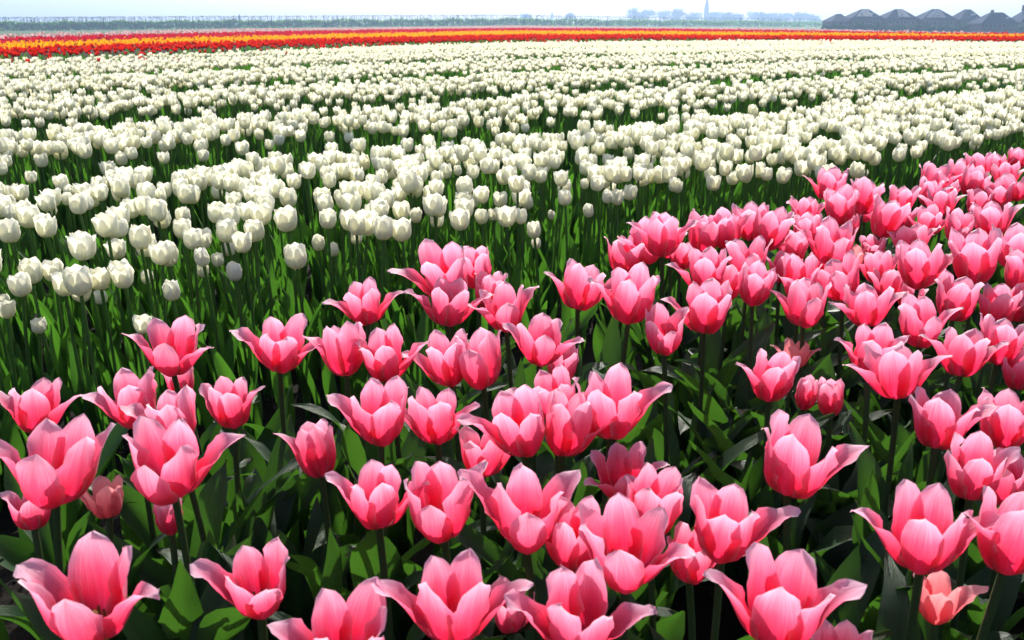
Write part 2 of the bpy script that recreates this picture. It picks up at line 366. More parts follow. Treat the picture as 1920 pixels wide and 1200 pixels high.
# ------------------------------------------------------------------ the setting
def ground():
    ys = np.concatenate([np.linspace(-3, -.2, 6), np.linspace(0, 3, 90), np.geomspace(3.05, 6000, 110)]); nx = 121
    V = []
    for y in ys:
        half = max(4, abs(y) * 1.3); xs = np.linspace(-1, 1, nx); xs = np.sign(xs) * np.abs(xs) ** 1.2 * half
        V.append(np.stack([xs, np.full(nx, y), ground_z(xs, np.full(nx, y))], -1))
    V = np.array(V); n = (rng.random(V.shape[:2]) - .5)
    near = V[..., 1] < 3.2; V[..., 2] += np.where(near, n * .022, 0)
    m = NT('ground'); pos = m.n('ShaderNodeNewGeometry').outputs['Position']
    sep = m.n('ShaderNodeSeparateXYZ'); m.l(pos, sep.inputs[0])
    n1 = m.noise(pos, 38.0, 6, .65); n2 = m.noise(pos, 260.0, 4, .6); n3 = m.noise(pos, .05, 4, .5)
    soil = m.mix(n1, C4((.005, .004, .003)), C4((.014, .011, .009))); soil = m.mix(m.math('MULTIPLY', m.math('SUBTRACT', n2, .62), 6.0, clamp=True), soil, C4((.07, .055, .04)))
    grass = m.mix(n3, C4((.028, .062, .012)), C4((.048, .09, .018)))
    dist = m.math('MULTIPLY', m.math('SUBTRACT', sep.outputs[1], 34.0), .1, clamp=True)
    c = m.mix(dist, soil, grass)
    b = m.n('ShaderNodeBsdfPrincipled'); m.l(c, b.inputs['Base Color']); b.inputs['Roughness'].default_value = .95; b.inputs['Specular IOR Level'].default_value = .15
    bm = m.n('ShaderNodeBump'); bm.inputs['Strength'].default_value = .9; bm.inputs['Distance'].default_value = .012; m.l(m.math('ADD', n1, m.math('MULTIPLY', n2, .4)), bm.inputs['Height']); m.l(bm.outputs[0], b.inputs['Normal'])
    m.l(b.outputs[0], m.out.inputs[0])
    st = np.zeros((V.shape[0] * nx, 2)); f = grid_faces(nx, len(ys))
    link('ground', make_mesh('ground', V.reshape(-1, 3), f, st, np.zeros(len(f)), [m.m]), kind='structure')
ground()

# soil clods on the path between the pink and the white bed
def clod(seed):
    rs = np.random.default_rng(seed); nu, nv = 7, 5; V = []
    for i in range(nv):
        th = math.pi * i / (nv - 1)
        for j in range(nu):
            a = 2 * math.pi * (j % (nu - 1)) / (nu - 1); V.append([math.sin(th) * math.cos(a), math.sin(th) * math.sin(a), math.cos(th) * .7])
    V = np.array(V).reshape(nv, nu, 3) * (1 + rs.uniform(-.25, .25, (nv, nu, 1))); V[:, -1] = V[:, 0]
    return Proto(V.reshape(-1, 3), grid_faces(nu, nv), np.zeros((nu * nv, 2)))
M['soil'] = simple_mat('soil_clods', (.008, .006, .005), (.035, .028, .02), 90, .95, .8, .004)
sc_ = Stuff(); n = 2200
X = rng.uniform(-1.6, 2.4, n); Y = rng.uniform(.25, 3.2, n)
for s in range(5):
    k = slice(s * n // 5, (s + 1) * n // 5); x, y = X[k], Y[k]; r = rng.uniform(.002, .011, len(x)) * (rng.random(len(x)) ** 2 + .4)
    Rs = np.array([rz(a) * q for a, q in zip(rng.uniform(0, 6, len(x)), r)]); sc_.add_many(clod(s), Rs, np.stack([x, y, r * .2 + .004], -1))
sc_.build('soil_clods', [M['soil']], kind='stuff', label='dark crumbly soil clods between the tulip plants', category='soil')

# ------------------------------------------------------------------ pink tulips: (x, y top, y base, width, kind, label) read off the picture, placed at their own heights
G_P = 'pink tulips in the front bed'
def PL(s): return 'pink tulip ' + s
PINKS = [
 (325,587,700,147,'open',PL('on a tall dark stem, touching a small white tulip at left')),
 (525,588,693,150,'open',PL('with both side petals spread, alone against dark soil behind')),
 (650,590,705,120,'cup',PL('with deep cup and thin left petal, beside a narrower bloom')),
 (725,602,712,100,'open',PL('tucked behind the deep cup, one curled petal pointing right')),
 (345,684,745,62,'cup',PL('mostly hidden under the tall dark-stemmed bloom')),
 (262,692,800,140,'open',PL('leaning left behind the stacked pair of big blooms')),
 (440,698,800,110,'cup',PL('short stemmed, right petal raised, just right of the stacked pair')),
 (70,702,810,140,'open',PL('at the left edge, star shaped, behind the bigger edge bloom')),
 (335,718,840,140,'cup',PL('rear one of the stacked pair of big blooms on the left')),
 (327,778,928,185,'open',PL('large, front one of the stacked pair, wide lip petal folded forward')),
 (105,785,943,200,'open',PL('large and full at the left edge, one petal reaching out of frame')),
 (205,885,968,88,'open','small salmon tulip half hidden between leaves below the big left blooms'),
 (65,925,990,85,'cup',PL('shaded and low, directly beneath the large left edge bloom')),
 (180,968,1193,240,'wide',PL('largest wide open goblet in the lower left corner')),
 (490,990,1147,175,'wide',PL('opened to its yellow stamens, long petal lying to the left')),
 (603,797,895,92,'closed',PL('small nearly closed bloom alone among leaves left of centre')),
 (322,962,1000,42,'closed',PL('tiny low bloom showing through leaves beside a thick stem')),
 (645,1075,1265,235,'wide',PL('cut off by the bottom edge, left of centre')),
 (850,1012,1200,190,'open',PL('at the bottom edge with tall rear petal and two drooping side petals')),
 (957,1097,1180,75,'cup',PL('small, squeezed between two large blooms at the bottom edge')),
 (1075,1030,1220,180,'open',PL('at the bottom centre with a paddle shaped petal thrown right')),
 (710,832,985,135,'cup',PL('left one of the two tall goblets standing side by side in the centre')),
 (832,840,1003,150,'cup',PL('right one of the two tall goblets in the centre, rounded front petal')),
 (715,700,830,130,'open',PL('above the two tall goblets, ragged left side')),
 (820,705,830,118,'open',PL('slim, with petals pointing up like flames, above the right goblet')),
 (905,785,893,150,'wide',PL('flat and spreading, behind the right tall goblet')),
 (845,615,722,115,'open',PL('left half of the touching pair in mid picture, sharp left petal')),
 (907,613,727,120,'cup',PL('round cup forming right half of the touching pair in mid picture')),
 (690,520,607,90,'open',PL('small star shaped, standing apart before the white field')),
 (845,458,560,125,'open',PL('at the back with a long petal pointing left')),
 (898,460,540,70,'cup',PL('behind and right of the back bloom with the long petal')),
 (838,510,610,95,'open',PL('pointed, below the rearmost left cluster')),
 (918,505,580,58,'cup',PL('narrow, wedged between two star shaped blooms at the back')),
 (950,522,618,105,'open',PL('with pointed shoulders, right end of the rear left cluster')),
 (1012,567,682,135,'wide',PL('like a star with sharp petals both ways, just left of the gap')),
 (1052,640,715,75,'cup',PL('narrow and upright, top of the central pile of blooms')),
 (1045,675,785,105,'open',PL('second from the top in the central pile of blooms')),
 (985,712,850,130,'open',PL('left one in the central pile of blooms, sharp left petal')),
 (1052,724,853,140,'cup',PL('front and lowest of the central pile of blooms')),
 (1145,683,818,145,'open',PL('right one in the central pile, petal stretching right')),
 (1170,820,932,135,'open',PL('between the central pile and the big front blooms, shaded front')),
 (985,850,1020,190,'open',PL('large with pointed left petal, left of the big open cluster')),
 (1075,908,1065,125,'cup',PL('half hidden at the left of the big round-lipped bloom')),
 (1172,905,1092,215,'wide',PL('huge, with round lip petal folded forward, right of the centre bottom')),
 (1218,868,1000,125,'cup',PL('peeping out behind the huge round-lipped bloom')),
 (1352,893,1045,165,'open',PL('broad and full, right of the huge round-lipped bloom')),
 (1292,970,1088,110,'cup',PL('lower, with a thin petal, tucked under the broad full bloom')),
 (1455,992,1205,205,'open',PL('big, at the bottom right of centre, petals arching both sides')),
 (1475,768,923,168,'open',PL('alone in the dark gap at right, six petals well apart')),
 (1725,890,1067,185,'open',PL('large, with arm-like side petals, lower right')),
 (1882,885,1070,150,'cup',PL('large, cut by the right edge beside the arm-petalled bloom')),
 (1752,1065,1163,112,'open','small light pink tulip low under the arm-petalled bloom at lower right'),
 (1572,1163,1290,150,'open',PL('barely rising above the bottom edge, right side')),
 (1440,648,750,112,'cup',PL('leading the small group around the bare gap, dark lower petals')),
 (1490,632,690,56,'open','small coral tulip behind the leading bloom of the gap group'),
 (1505,705,768,46,'closed',PL('small, dark and closed in the gap group')),
 (1556,708,782,60,'closed',PL('small, half open, lifting above a folded leaf in the gap group')),
 (1682,612,747,152,'wide',PL('large open bowl, front of the crowded right cluster')),
 (1628,592,700,95,'open',PL('just left and behind of the large open bowl')),
 (1752,715,838,132,'open',PL('below and right of the large open bowl, shaded lip')),
 (1818,800,932,128,'cup',PL('with round back petal, above the arm-petalled bloom')),
 (1880,730,840,120,'open',PL('at the right edge with petals split like a crown')),
 (1886,845,945,110,'cup',PL('upright, between the round-backed bloom and the right edge')),
 (1722,555,648,100,'cup',None),(1800,608,705,115,'open',None),(1868,590,684,105,'open',None),(1908,645,728,80,'cup',None),
 (1245,565,660,100,'cup',PL('nearest one at the left tip of right cluster, on straight stem')),
 (1178,500,605,120,'cup',PL('full cup above the nearest one at the left tip of the right cluster')),
 (1083,485,580,92,'open',PL('standing apart at the left tip of the right cluster, thin left petal')),
 (1172,450,515,85,'open',None),(1215,418,490,85,'open',None),(1240,392,480,75,'cup',None),
 (1315,400,473,85,'cup',None),(1365,390,465,65,'cup',None),(1405,377,450,62,'open',None),(1435,398,468,90,'open',None),
 (1400,452,525,85,'open',None),(1322,462,545,88,'open',None),(1410,485,572,78,'cup',None),(1320,530,622,112,'open',None),(1362,490,562,58,'cup',None),
 (1505,530,612,100,'open',None),(1495,478,560,95,'cup',None),(1555,420,495,88,'open',None),(1510,402,460,68,'cup',None),(1510,373,425,62,'open',None),
 (1575,357,420,85,'open',None),(1550,325,375,75,'open',None),(1615,342,402,76,'open',None),(1480,440,498,52,'closed',None),(1580,480,562,98,'open',None),
 (1538,466,520,48,'cup',None),(1625,525,612,112,'wide',None),(1662,500,565,72,'cup',None),(1650,378,445,85,'open',None),(1685,353,402,60,'open',None),
 (1745,315,362,72,'open',None),(1735,338,385,55,'cup',None),(1710,422,482,95,'wide',None),(1735,393,442,65,'open',None),(1765,363,408,68,'open',None),
 (1720,452,540,108,'open',None),(1650,466,532,64,'cup',None),(1790,403,455,75,'cup',None),(1825,437,530,110,'open',None),(1830,363,405,68,'cup',None),
 (1860,385,448,80,'open',None),(1872,346,392,68,'open',None),(1800,305,348,55,'open',None),(1815,320,368,70,'cup',None),(1835,290,338,56,'open',None),
 (1885,308,352,60,'open',None),(1902,281,318,50,'cup',None),(1906,325,377,62,'open',None),(1866,294,328,48,'open',None),(1897,430,503,98,'open',None),
 (1908,465,545,105,'cup',None),(1785,513,600,90,'open',None),(1860,540,610,108,'cup',None),(1702,525,582,62,'cup',None),(1606,460,510,48,'open','small salmon tulip, low and shaded inside the far right cluster'),
 (1640,438,492,44,'cup',None),(1908,535,602,60,'closed',None),(1775,340,378,48,'cup',None),(1690,385,430,55,'cup',None),(1460,470,530,55,'cup',None),
 (1275,450,505,60,'cup',None),(1255,430,485,60,'open',None),(1590,400,445,55,'cup',None),(1620,372,415,58,'open',None),
]
ORD = ['first', 'second', 'third', 'fourth', 'fifth', 'sixth', 'seventh', 'eighth', 'ninth', 'tenth', 'eleventh', 'twelfth', 'thirteenth', 'fourteenth', 'fifteenth', 'sixteenth', 'seventeenth', 'eighteenth']
# the crowded far right cluster is named tier by tier, from the back edge of the bed forwards
un = [i for i, p in enumerate(PINKS) if p[5] is None]
def bedv(x, y): q = at(x, y, .45)[:2]; return float(q @ RN)
un.sort(key=lambda i: -PINKS[i][2] * -1)
tiers = [un[k:k + 9] for k in range(0, len(un), 9)]
LAB = {}
OPENW = {'open': 'with spread petals', 'cup': 'with upright petals', 'wide': 'opened into a bowl', 'closed': 'almost closed'}
for t, g in enumerate(tiers):
    for k, i in enumerate(sorted(g, key=lambda i: PINKS[i][0])):
        LAB[i] = 'pink tulip %s, %s from left in right cluster tier %s from back' % (OPENW[PINKS[i][4]], ORD[k], ORD[t].replace('first', 'one').replace('second', 'two').replace('third', 'three').replace('fourth', 'four').replace('fifth', 'five').replace('sixth', 'six').replace('seventh', 'seven').replace('eighth', 'eight').replace('ninth', 'nine').replace('tenth', 'ten'))
def place_px(x, yt, yb, w, zpl, H, zlo, zhi):
    """where a bloom of true height about H stands: between the distance its size tells and the common height of the blooms"""
    a = at(x, yb, zpl); Dp = math.hypot(a[1], CZ - zpl) ; dep = a[1] * cp + (CZ - zpl) * sp
    k = dep / FPX; Ds = FPX * H / ((yb - yt)); D = dep ** .68 * Ds ** .32 if 0 else dep
    r = ray(x, yb); t = (dep ** .7 * Ds ** .3) / FPX
    P_ = np.array([0, 0, CZ]) + r * t
    if not zlo <= P_[2] <= zhi:
        P_ = at(x, yb, min(max(P_[2], zlo), zhi))
    dep2 = P_[1] * cp + (CZ - P_[2]) * sp
    return P_, dep2
occupied = []
FLUNG = 'LRF,LR,L,R,,L,R,LR,L,RF,LF,L,L,LRF,L,L,,L,LR,,LR,LR,RF,L,LR,R,L,F,LR,L,,LR,,LRF,LRF,,L,L,R,R,LRF,LRF,L,RF,,R,R,LR,R,LR,L,R,L,L,LR,,,LR,L,R,R,,'.split(',')
for i, (x, yt, yb, w, kind, lab) in enumerate(PINKS):
    P_, dep = place_px(x, yt, yb, w, .425, .098, .30, .485)
    s = min(max((yb - yt) * dep / FPX / (.090 if kind in ('closed', 'cup') else .086), .62), 1.45)
    fl0 = FLUNG[i] if i < len(FLUNG) else 'L'
    sw = w * dep / FPX / (.056 if kind == 'closed' else (.084 if kind == 'wide' else .070) + .018 * ('L' in fl0) + .018 * ('R' in fl0))
    s = (s * .62 + min(max(sw, .6), 1.4) * .38) * (.90 if kind == 'wide' else .98) * (1.14 if yb < 540 else 1.08 if yb < 660 else 1)
    lab = lab or LAB[i]; fl = FLUNG[i] if i < len(FLUNG) else random.choice(['L', 'R', 'LR', 'LR', '', 'F', 'LF', 'RF', ''])
    pm = M['salmon'] if ('salmon' in lab or 'coral' in lab or 'light pink' in lab) else M['pink']
    ms = [pmesh('petal', p, [pm]) for p in pink_petals(kind, 1000 + i, fl)]
    plant(kind, P_[0], P_[1], P_[2], s, ms, LEAVES, STEMS, lab, 'pink tulip', G_P, 0.0,
          random.uniform(-.18, .12) * (.5 if yb > 950 else random.choice((1, 1, 1.5))), random.uniform(-.18, .18) * (.5 if yb > 950 else random.choice((1, 1, 1.5))), 4 if yb > 560 else 3, 'pink_tulip', inside=kind == 'wide')
    occupied.append(P_)

# ------------------------------------------------------------------ white tulips
G_W = 'white tulips in the field behind the pink bed'
WF = [(12,545,575,24,''),(14,560,597,36,'cut by the left edge, nearer the path than the others'),(75,593,625,32,'small round bloom nearest the path at far left'),(268,585,625,36,'touching the tall dark-stemmed pink bloom'),
 (60,485,531,54,'large broad bloom low on the left front edge'),(105,483,527,42,'beside the large broad bloom on the left front edge'),(155,522,565,42,'tilted, in front of a triple of white blooms at left'),(190,498,543,42,'middle of the triple of white blooms at left'),
 (192,540,570,28,'small, behind the tilted bloom at left'),(230,484,531,48,'rightmost large of the triple of white blooms at left'),(277,503,532,30,'small, crossed by a dark stem'),(382,487,520,32,'small pale yellow, left of a bigger cup'),
 (410,470,500,28,''),(442,485,527,42,'solitary cup, right of a small pale yellow one'),(557,485,508,24,'tiny round pale yellow, alone over the dark leaves'),(383,427,466,40,''),(213,408,447,38,''),
 (540,386,434,50,'biggest, on a dark stem above the front edge'),(597,437,470,36,'round, left of a pale yellow one'),(626,452,481,30,'pale yellow, right of a round white one'),(655,390,432,40,'large, with dark stem right of the biggest one'),
 (668,428,458,26,'small, right under the large dark-stemmed one'),(819,396,427,28,'small cup alone before the field front'),(795,455,486,24,'narrow bud half behind a leaf'),(904,387,420,30,'left of a touching pair at centre front'),
 (926,388,414,24,'right of a touching pair at centre front'),(940,357,388,30,''),(1002,413,446,32,'bluish and shaded, nearest the path at centre'),(1006,446,467,24,'small, under the bluish shaded one'),(990,366,392,26,''),
 (1034,392,412,20,'tiny cream cup beside a green bud'),(770,317,362,46,'large with dark stem, standing above the field at centre'),(870,327,367,40,'large, second dark-stemmed one at centre'),(1058,332,366,34,''),(1147,340,364,26,''),(1180,345,376,32,'bluish, at the front edge right of centre'),
 (1268,336,362,26,''),(1330,308,338,26,''),(1372,317,347,26,'left one of two lone cups above bare leaves'),(1397,316,343,26,'right one of two lone cups above bare leaves'),(1255,306,343,36,'round ball-shaped, right of centre'),(1510,276,307,34,'bluish, highest of three at the right front edge'),
 (1545,279,303,26,''),(1615,316,336,22,'lone small cup nearest the far pink cluster'),(1590,270,298,26,''),(1514,310,330,24,'low, half hidden by leaves near the far pink cluster'),
 (410,372,418,42,''),(265,412,467,48,'large, with petals reflected slightly, in the left front mass'),(343,405,447,40,''),(480,405,452,44,''),(222,445,485,38,''),(152,430,467,34,''),(20,405,455,50,'broad, cut by the left edge, in the crowded front mass'),(430,450,480,34,''),(1110,318,342,30,''),(1690,265,290,22,'')]
def wlook(z, bud): return 'cream budlike' if bud else 'tall' if z > .425 else 'short' if z < .375 else 'mid-height'
WLATE = []
wocc = []
nwhite = 0
def add_white(P_, s, kind, lab, nl):
    global nwhite
    ms = WHITE[kind][random.randrange(len(WHITE[kind]))]
    r_ = plant(kind, P_[0], P_[1], P_[2], s, ms, LEAVES_W, STEMS_W, lab, 'white tulip', G_W, random.uniform(0, 6.28), random.uniform(-.1, .1), random.uniform(-.12, .12), nl, 'white_tulip', lsc=P_[2] / .42)
    wocc.append((P_[0], P_[1])); nwhite += 1
    if lab is None: WLATE.append((r_, P_[0], P_[1], P_[2], kind))
for (x, yt, yb, w, lab) in WF:
    P_, dep = place_px(x, yt, yb, w, .395, .058, .27, .46)
    s = min(max(((yb - yt) / .066 + w / .060) * .5 * dep / FPX, .5), 1.2)
    kind = 'bud' if ('tiny' in lab or 'bud' in lab or 'pale yellow' in lab) else random.choice(['globe', 'cup'])
    L_ = 'white tulip, ' + lab if lab else None
    add_white(P_, s, kind, L_, 3)

# beds of the white field, straight rows bowed slightly by the lens-like curve of the land
def warp(X, Y, Z=.40):
    xi, yi = pix(X, Y, Z); yw = 600 + (yi - 600) * (1 - 1.95e-8 * (np.clip(xi, -500, 2500) - 960) ** 2); yw = np.maximum(yw, HY + 3)
    dz = Z - CZ; ry = FPX * cp - (yw - 600) * sp; rz_ = -FPX * sp - (yw - 600) * cp; t = dz / rz_
    return (xi - 960) * t, ry * t
BX = np.array([-600, 0, 240, 480, 720, 960, 1200, 1440, 1680, 1920, 2500])
B_WT = np.array([160, 114, 105, 96, 86, 79.5, 77, 75.5, 76, 77.5, 84])     # blooms of the white field end here
B_RB = np.array([135, 101, 91, 83.5, 77, 71.5, 70, 71, 72, 74, 80])          # red: solid below
B_YB = np.array([115, 88, 81, 74.5, 69, 63.8, 64, 65.5, 66.5, 67.5, 74])
B_YT = np.array([98, 77.5, 72, 66.3, 61, 56.8, 57.5, 59.5, 62, 63.8, 69])
B_CT = np.array([84, 70, 64, 58.8, 55, 52.4, 53.2, 55.8, 59.5, 61.6, 67])
B_PT = np.array([76, 62.3, 57.5, 53, 50, 47.6, 49, 51.5, 57, 60.6, 66])
FRONT = 1.62; PITCHB = 1.5; HALF = .50
def field_points(n_per_m2, r0, r1, th=.66):
    """random points in the fan in front of the camera, even per square metre"""
    area = th * (r1 ** 2 - r0 ** 2); n = int(area * n_per_m2)
    r = np.sqrt(rng.uniform(r0 ** 2, r1 ** 2, n)); a = rng.uniform(-th, th, n); return r * np.sin(a), r * np.cos(a)
X, Y = field_points(270, .8, 34, .61)
v = X * RN[0] + Y * RN[1]; u = X * RD[0] + Y * RD[1]
wob = .05 * np.sin(u * 1.7) + .04 * np.sin(u * 4.1 + 1)
vw = v - wob; GAPS = [(2.84, 3.26), (4.26, 4.84), (6.15, 6.95), (8.6, 9.6), (11.8, 12.9)]
kbed = np.zeros(len(v)); edge = np.minimum(vw - 1.56, .6)              # distance to the nearest bed edge
for g0, g1 in GAPS:
    kbed += vw > (g0 + g1) / 2; edge = np.minimum(edge, np.abs(vw - (g0 + g1) / 2) - (g1 - g0) / 2)
gaps = (np.sin(u * 2.3 + kbed * 2.1) + np.sin(u * 5.9 + kbed * 4.7)) * .5
dens = np.where(kbed == 0, 1.0, .86) * smooth(-.03 - .05 * gaps, .12, edge)
far_k = smooth(4, 16, np.hypot(X, Y)); dens = dens * (1 - .25 * far_k) * np.where((gaps > .80) & (kbed > 0), .6, 1)
keep = (rng.random(len(X)) < dens) & (v > 1.5)
X, Y, edge, v = X[keep], Y[keep], edge[keep], v[keep]
Xw, Yw = warp(X, Y); xp, yp = pix(Xw, Yw, .43)
ok = yp > np.interp(xp, BX, B_WT) + 1; Xw, Yw, edge, v, xp, yp = Xw[ok], Yw[ok], edge[ok], v[ok], xp[ok], yp[ok]
Z = .395 + rng.normal(0, .017, len(Xw)) - .05 * smooth(.18, -.05, edge) + .008 * np.sin(v * 9)
# thin out blooms standing inside each other
cell = {}; keepi = []
for i in np.argsort(np.hypot(Xw, Yw)):
    c = (int(Xw[i] / .052), int(Yw[i] / .052)); bad = False
    for dx in (-1, 0, 1):
        for dy in (-1, 0, 1):
            for j in cell.get((c[0] + dx, c[1] + dy), ()):
                if (Xw[i] - Xw[j]) ** 2 + (Yw[i] - Yw[j]) ** 2 < .041 ** 2: bad = True
    if not bad: cell.setdefault(c, []).append(i); keepi.append(i)
keepi = np.array(keepi); wo = np.array(wocc)
near = []; rest = []
for i in keepi:
    d = math.hypot(Xw[i], Yw[i])
    if d < 4 and np.min((wo[:, 0] - Xw[i]) ** 2 + (wo[:, 1] - Yw[i]) ** 2) < .05 ** 2: continue
    inside = -20 < xp[i] < 1940
    (near if inside and len(near) < 300 - nwhite else rest).append(i)
for i in near:
    kd = 'bud' if rng.random() < .10 or Z[i] < .355 else ('globe' if rng.random() < .5 else 'cup')
    P_ = (Xw[i], Yw[i], Z[i]); s = float(rng.uniform(.72, .96)) * (.8 if kd == 'bud' else 1)
    add_white(P_, s, kd, None, 3 if nwhite < 240 else 2)

TENS = {20: 'twenty', 30: 'thirty', 40: 'forty', 50: 'fifty'}; BASE = ORD + ['nineteenth']
def ordw(k):
    if k < 19: return BASE[k]
    n = k + 1; t = n // 10 * 10; return {20: 'twentieth', 30: 'thirtieth', 40: 'fortieth', 50: 'fiftieth'}[t] if n == t else TENS[t] + '-' + BASE[n - t - 1]
lines = {}
for w_ in WLATE: lines.setdefault(max(0, int((w_[1] * RN[0] + w_[2] * RN[1] - 1.55) / .16)), []).append(w_)
for ln, g in lines.items():
    for k, w_ in enumerate(sorted(g, key=lambda q: pix(q[1], q[2], q[3])[0])):
        w_[0]['label'] = '%s white tulip, %s from the left in the %s line back from the path' % (wlook(w_[3], w_[4] == 'bud'), ordw(k), ordw(ln))
def scatter(stuff, protos, X, Y, Z, smin, smax, tiltmax=.14, zrot=True):
    n = len(X)
    if n == 0: return
    pick = rng.integers(0, len(protos), n)
    for k, p in enumerate(protos):
        q = np.where(pick == k)[0]; m = len(q)
        if m == 0: continue
        a = rng.uniform(0, 6.283, m); tx = rng.uniform(-tiltmax, tiltmax, m); ty = rng.uniform(-tiltmax, tiltmax, m); s = rng.uniform(smin, smax, m)
        c, s_ = np.cos(a), np.sin(a); R = np.zeros((m, 3, 3)); R[:, 0, 0] = c; R[:, 0, 1] = -s_; R[:, 1, 0] = s_; R[:, 1, 1] = c; R[:, 2, 2] = 1
        Tm = np.zeros((m, 3, 3)); Tm[:, 0, 0] = 1; Tm[:, 1, 1] = 1; Tm[:, 2, 2] = 1; Tm[:, 0, 2] = tx; Tm[:, 1, 2] = ty; Tm[:, 2, 0] = -tx; Tm[:, 2, 1] = -ty
        R = np.einsum('nij,njk->nik', Tm, R) * s[:, None, None]
        stuff.add_many(p, R, np.stack([X[q], Y[q], Z[q]], -1))
def with_mi(p, mi): return Proto(p.v, p.f, p.st, mi)
def bloom_lod(seed, kind, nu, nv, n=6):
    return join([with_mi(p, 0) for p in (white_petals(kind, seed, nu, nv)[::2] if n == 3 else white_petals(kind, seed, nu, nv))])
def leaf_lod(seed, nu, nv, mi, wide=False):
    return with_mi(leaf(seed, wide, nu, nv), mi)
stem_lod = {k: tube([(0, 0, -.42), (.004, 0, -.2), (0, 0, .002)], [.0036, .0034, .0032], k, 2) for k in (3, 5)}
MW = [M['white'], M['leaf_w'], M['stem_w']]
rest = np.array(rest); dist = np.hypot(Xw[rest], Yw[rest])
SPL = [(0, 4.2, (6, 7), (4, 8), 5, 2.2), (4.2, 8, (3, 4), (2, 5), 3, 1.8), (8, 14, (3, 3), (2, 3), 3, 1.0), (14, 80, (4, 3), (2, 3), 3, .8)]
wm = Stuff(); wl = Stuff()
for (d0, d1, bl, lf, sn, nl) in SPL:
    q = rest[(dist >= d0) & (dist < d1)]; x, y, z = Xw[q], Yw[q], Z[q]
    far = d0 >= 8
    protos = [bloom_lod(310 + s, ('globe', 'cup')[s % 2], *bl, n=3 if d0 >= 14 else 6) for s in range(6)]
    scatter(wm, protos, x, y, z, .74, 1.0)
    if not far: scatter(wm, [stem_lod[sn]], x, y, z, 1, 1, .03)
    nn = int(len(x) * nl); j = rng.integers(0, len(x), nn)
    scatter(wl, [leaf_lod(720 + s, *lf, 1) for s in range(8)], x[j] + rng.normal(0, .02, nn), y[j] + rng.normal(0, .02, nn), np.full(nn, .0) + rng.uniform(.0, .05, nn), .85, 1.12, .12)
    pass
wm.build('white_tulip_field', MW, kind='stuff', label='endless white tulips in rows filling the middle distance', category='tulip field')
wl.build('tulip_leaves', MW, kind='stuff', label='upright green leaves standing between the white tulip rows', category='foliage')

# extra leaves: front edge of the white bed, and the pink bed between the counted plants
ex = Stuff(); n = 1500
uu = rng.uniform(-1.8, 5.5, n); vv = rng.uniform(1.50, 2.9, n); x = uu * RD[0] + vv * RN[0]; y = uu * RD[1] + vv * RN[1]
x, y = warp(x, y); k = (y > .2); x, y = x[k], y[k]
scatter(ex, [leaf_lod(740 + s, 5, 9, 1) for s in range(10)], x, y, rng.uniform(0, .03, len(x)), .7, 1.0, .2)
ex.build('leaves', MW, kind='stuff', label='dense upright leaves along the front of the white bed', category='foliage')
px_ = Stuff(); n = 2200
uu = rng.uniform(-1.0, 4.2, n); vv = rng.uniform(-.9, 1.34, n); x = uu * RD[0] + vv * RN[0]; y = uu * RD[1] + vv * RN[1]
k = (y > .22) & (np.abs(x) < y * .8 + .25); x, y = x[k], y[k]
scatter(px_, [with_mi(leaf(760 + s, True, 5, 11), 0) for s in range(14)], x, y, rng.uniform(0, .04, len(x)), .75, 1.1, .15)
px_.build('leaves', [M['leaf']], kind='stuff', label='broad wavy leaves filling the pink bed between the stems', category='foliage')

# the pink bed goes on beyond the picture's edges
ob = Stuff(); n = 260; uu = rng.uniform(-2.2, 7.0, n); vv = rng.uniform(-1.6, 1.12, n); x = uu * RD[0] + vv * RN[0]; y = uu * RD[1] + vv * RN[1]
fr = np.where(y > .12, 1, 0) > 0; xq, yq = pix(x, np.maximum(y, .12), .42)
k = (np.hypot(x, y) > .38) & (~fr | (xq < -130) | (xq > 2050) | (yq > 1400)) & (y > -1.2); x, y = x[k], y[k]
pb = [join([with_mi(p, 0) for p in pink_petals(('open', 'cup')[s % 2], 2000 + s, ('LR', 'L', 'R', '')[s % 4], 5, 7)]) for s in range(6)]
scatter(ob, pb, x, y, .42 + rng.normal(0, .02, len(x)), .85, 1.1, .15); scatter(ob, [stem_lod[5]], x, y, np.full(len(x), .42), 1, 1, .03)
j = rng.integers(0, len(x), len(x) * 3); scatter(ob, [with_mi(leaf(780 + s, True, 4, 8), 1) for s in range(8)], x[j], y[j], np.full(len(j), .02), .8, 1.05, .12)
ob.build('pink_tulip_bed', [M['pink'], M['leaf'], M['stem']], kind='stuff', label='continuation of the pink tulip bed past the picture edges', category='tulip bed')

# ------------------------------------------------------------------ coloured bands behind the white field
def band(name, mat, top, bot, r0, r1, dens, protos, label, sparse=None, leaves=0, zb=.38, smin=.9, smax=1.2, lsc=1.0):
    X, Y = field_points(dens, r0, r1, .62); xp, yp = pix(X, Y, zb + .055 * (smin + smax) / 2); jt = rng.normal(0, .35, len(X))
    k = (yp > np.interp(xp, BX, top) + jt * .4) & (yp < np.interp(xp, BX, bot) + jt)
    st = Stuff(); x, y = X[k], Y[k]
    scatter(st, protos, x, y, zb + rng.normal(0, .02, len(x)) + ground_z(x, y), smin, smax)
    if sparse is not None:
        k2 = (yp >= np.interp(xp, BX, bot)) & (yp < np.interp(xp, BX, sparse) + 3) & (rng.random(len(X)) < .10)
        scatter(st, protos, X[k2], Y[k2], zb - .02 + rng.normal(0, .03, k2.sum()), smin, smax)
    if leaves:
        lo = sparse if sparse is not None else bot
        k3 = (yp > np.interp(xp, BX, top)) & (yp < np.interp(xp, BX, lo) + 8) & (rng.random(len(X)) < leaves)
        scatter(st, [leaf_lod(730 + s, 2, 4, 1) for s in range(6)], X[k3], Y[k3], np.zeros(k3.sum()), 1.0 * lsc, 1.25 * lsc, .15)
    st.build(name, [mat, M['leaf_w'], M['stem_w']], kind='stuff', label=label, category='tulip field')
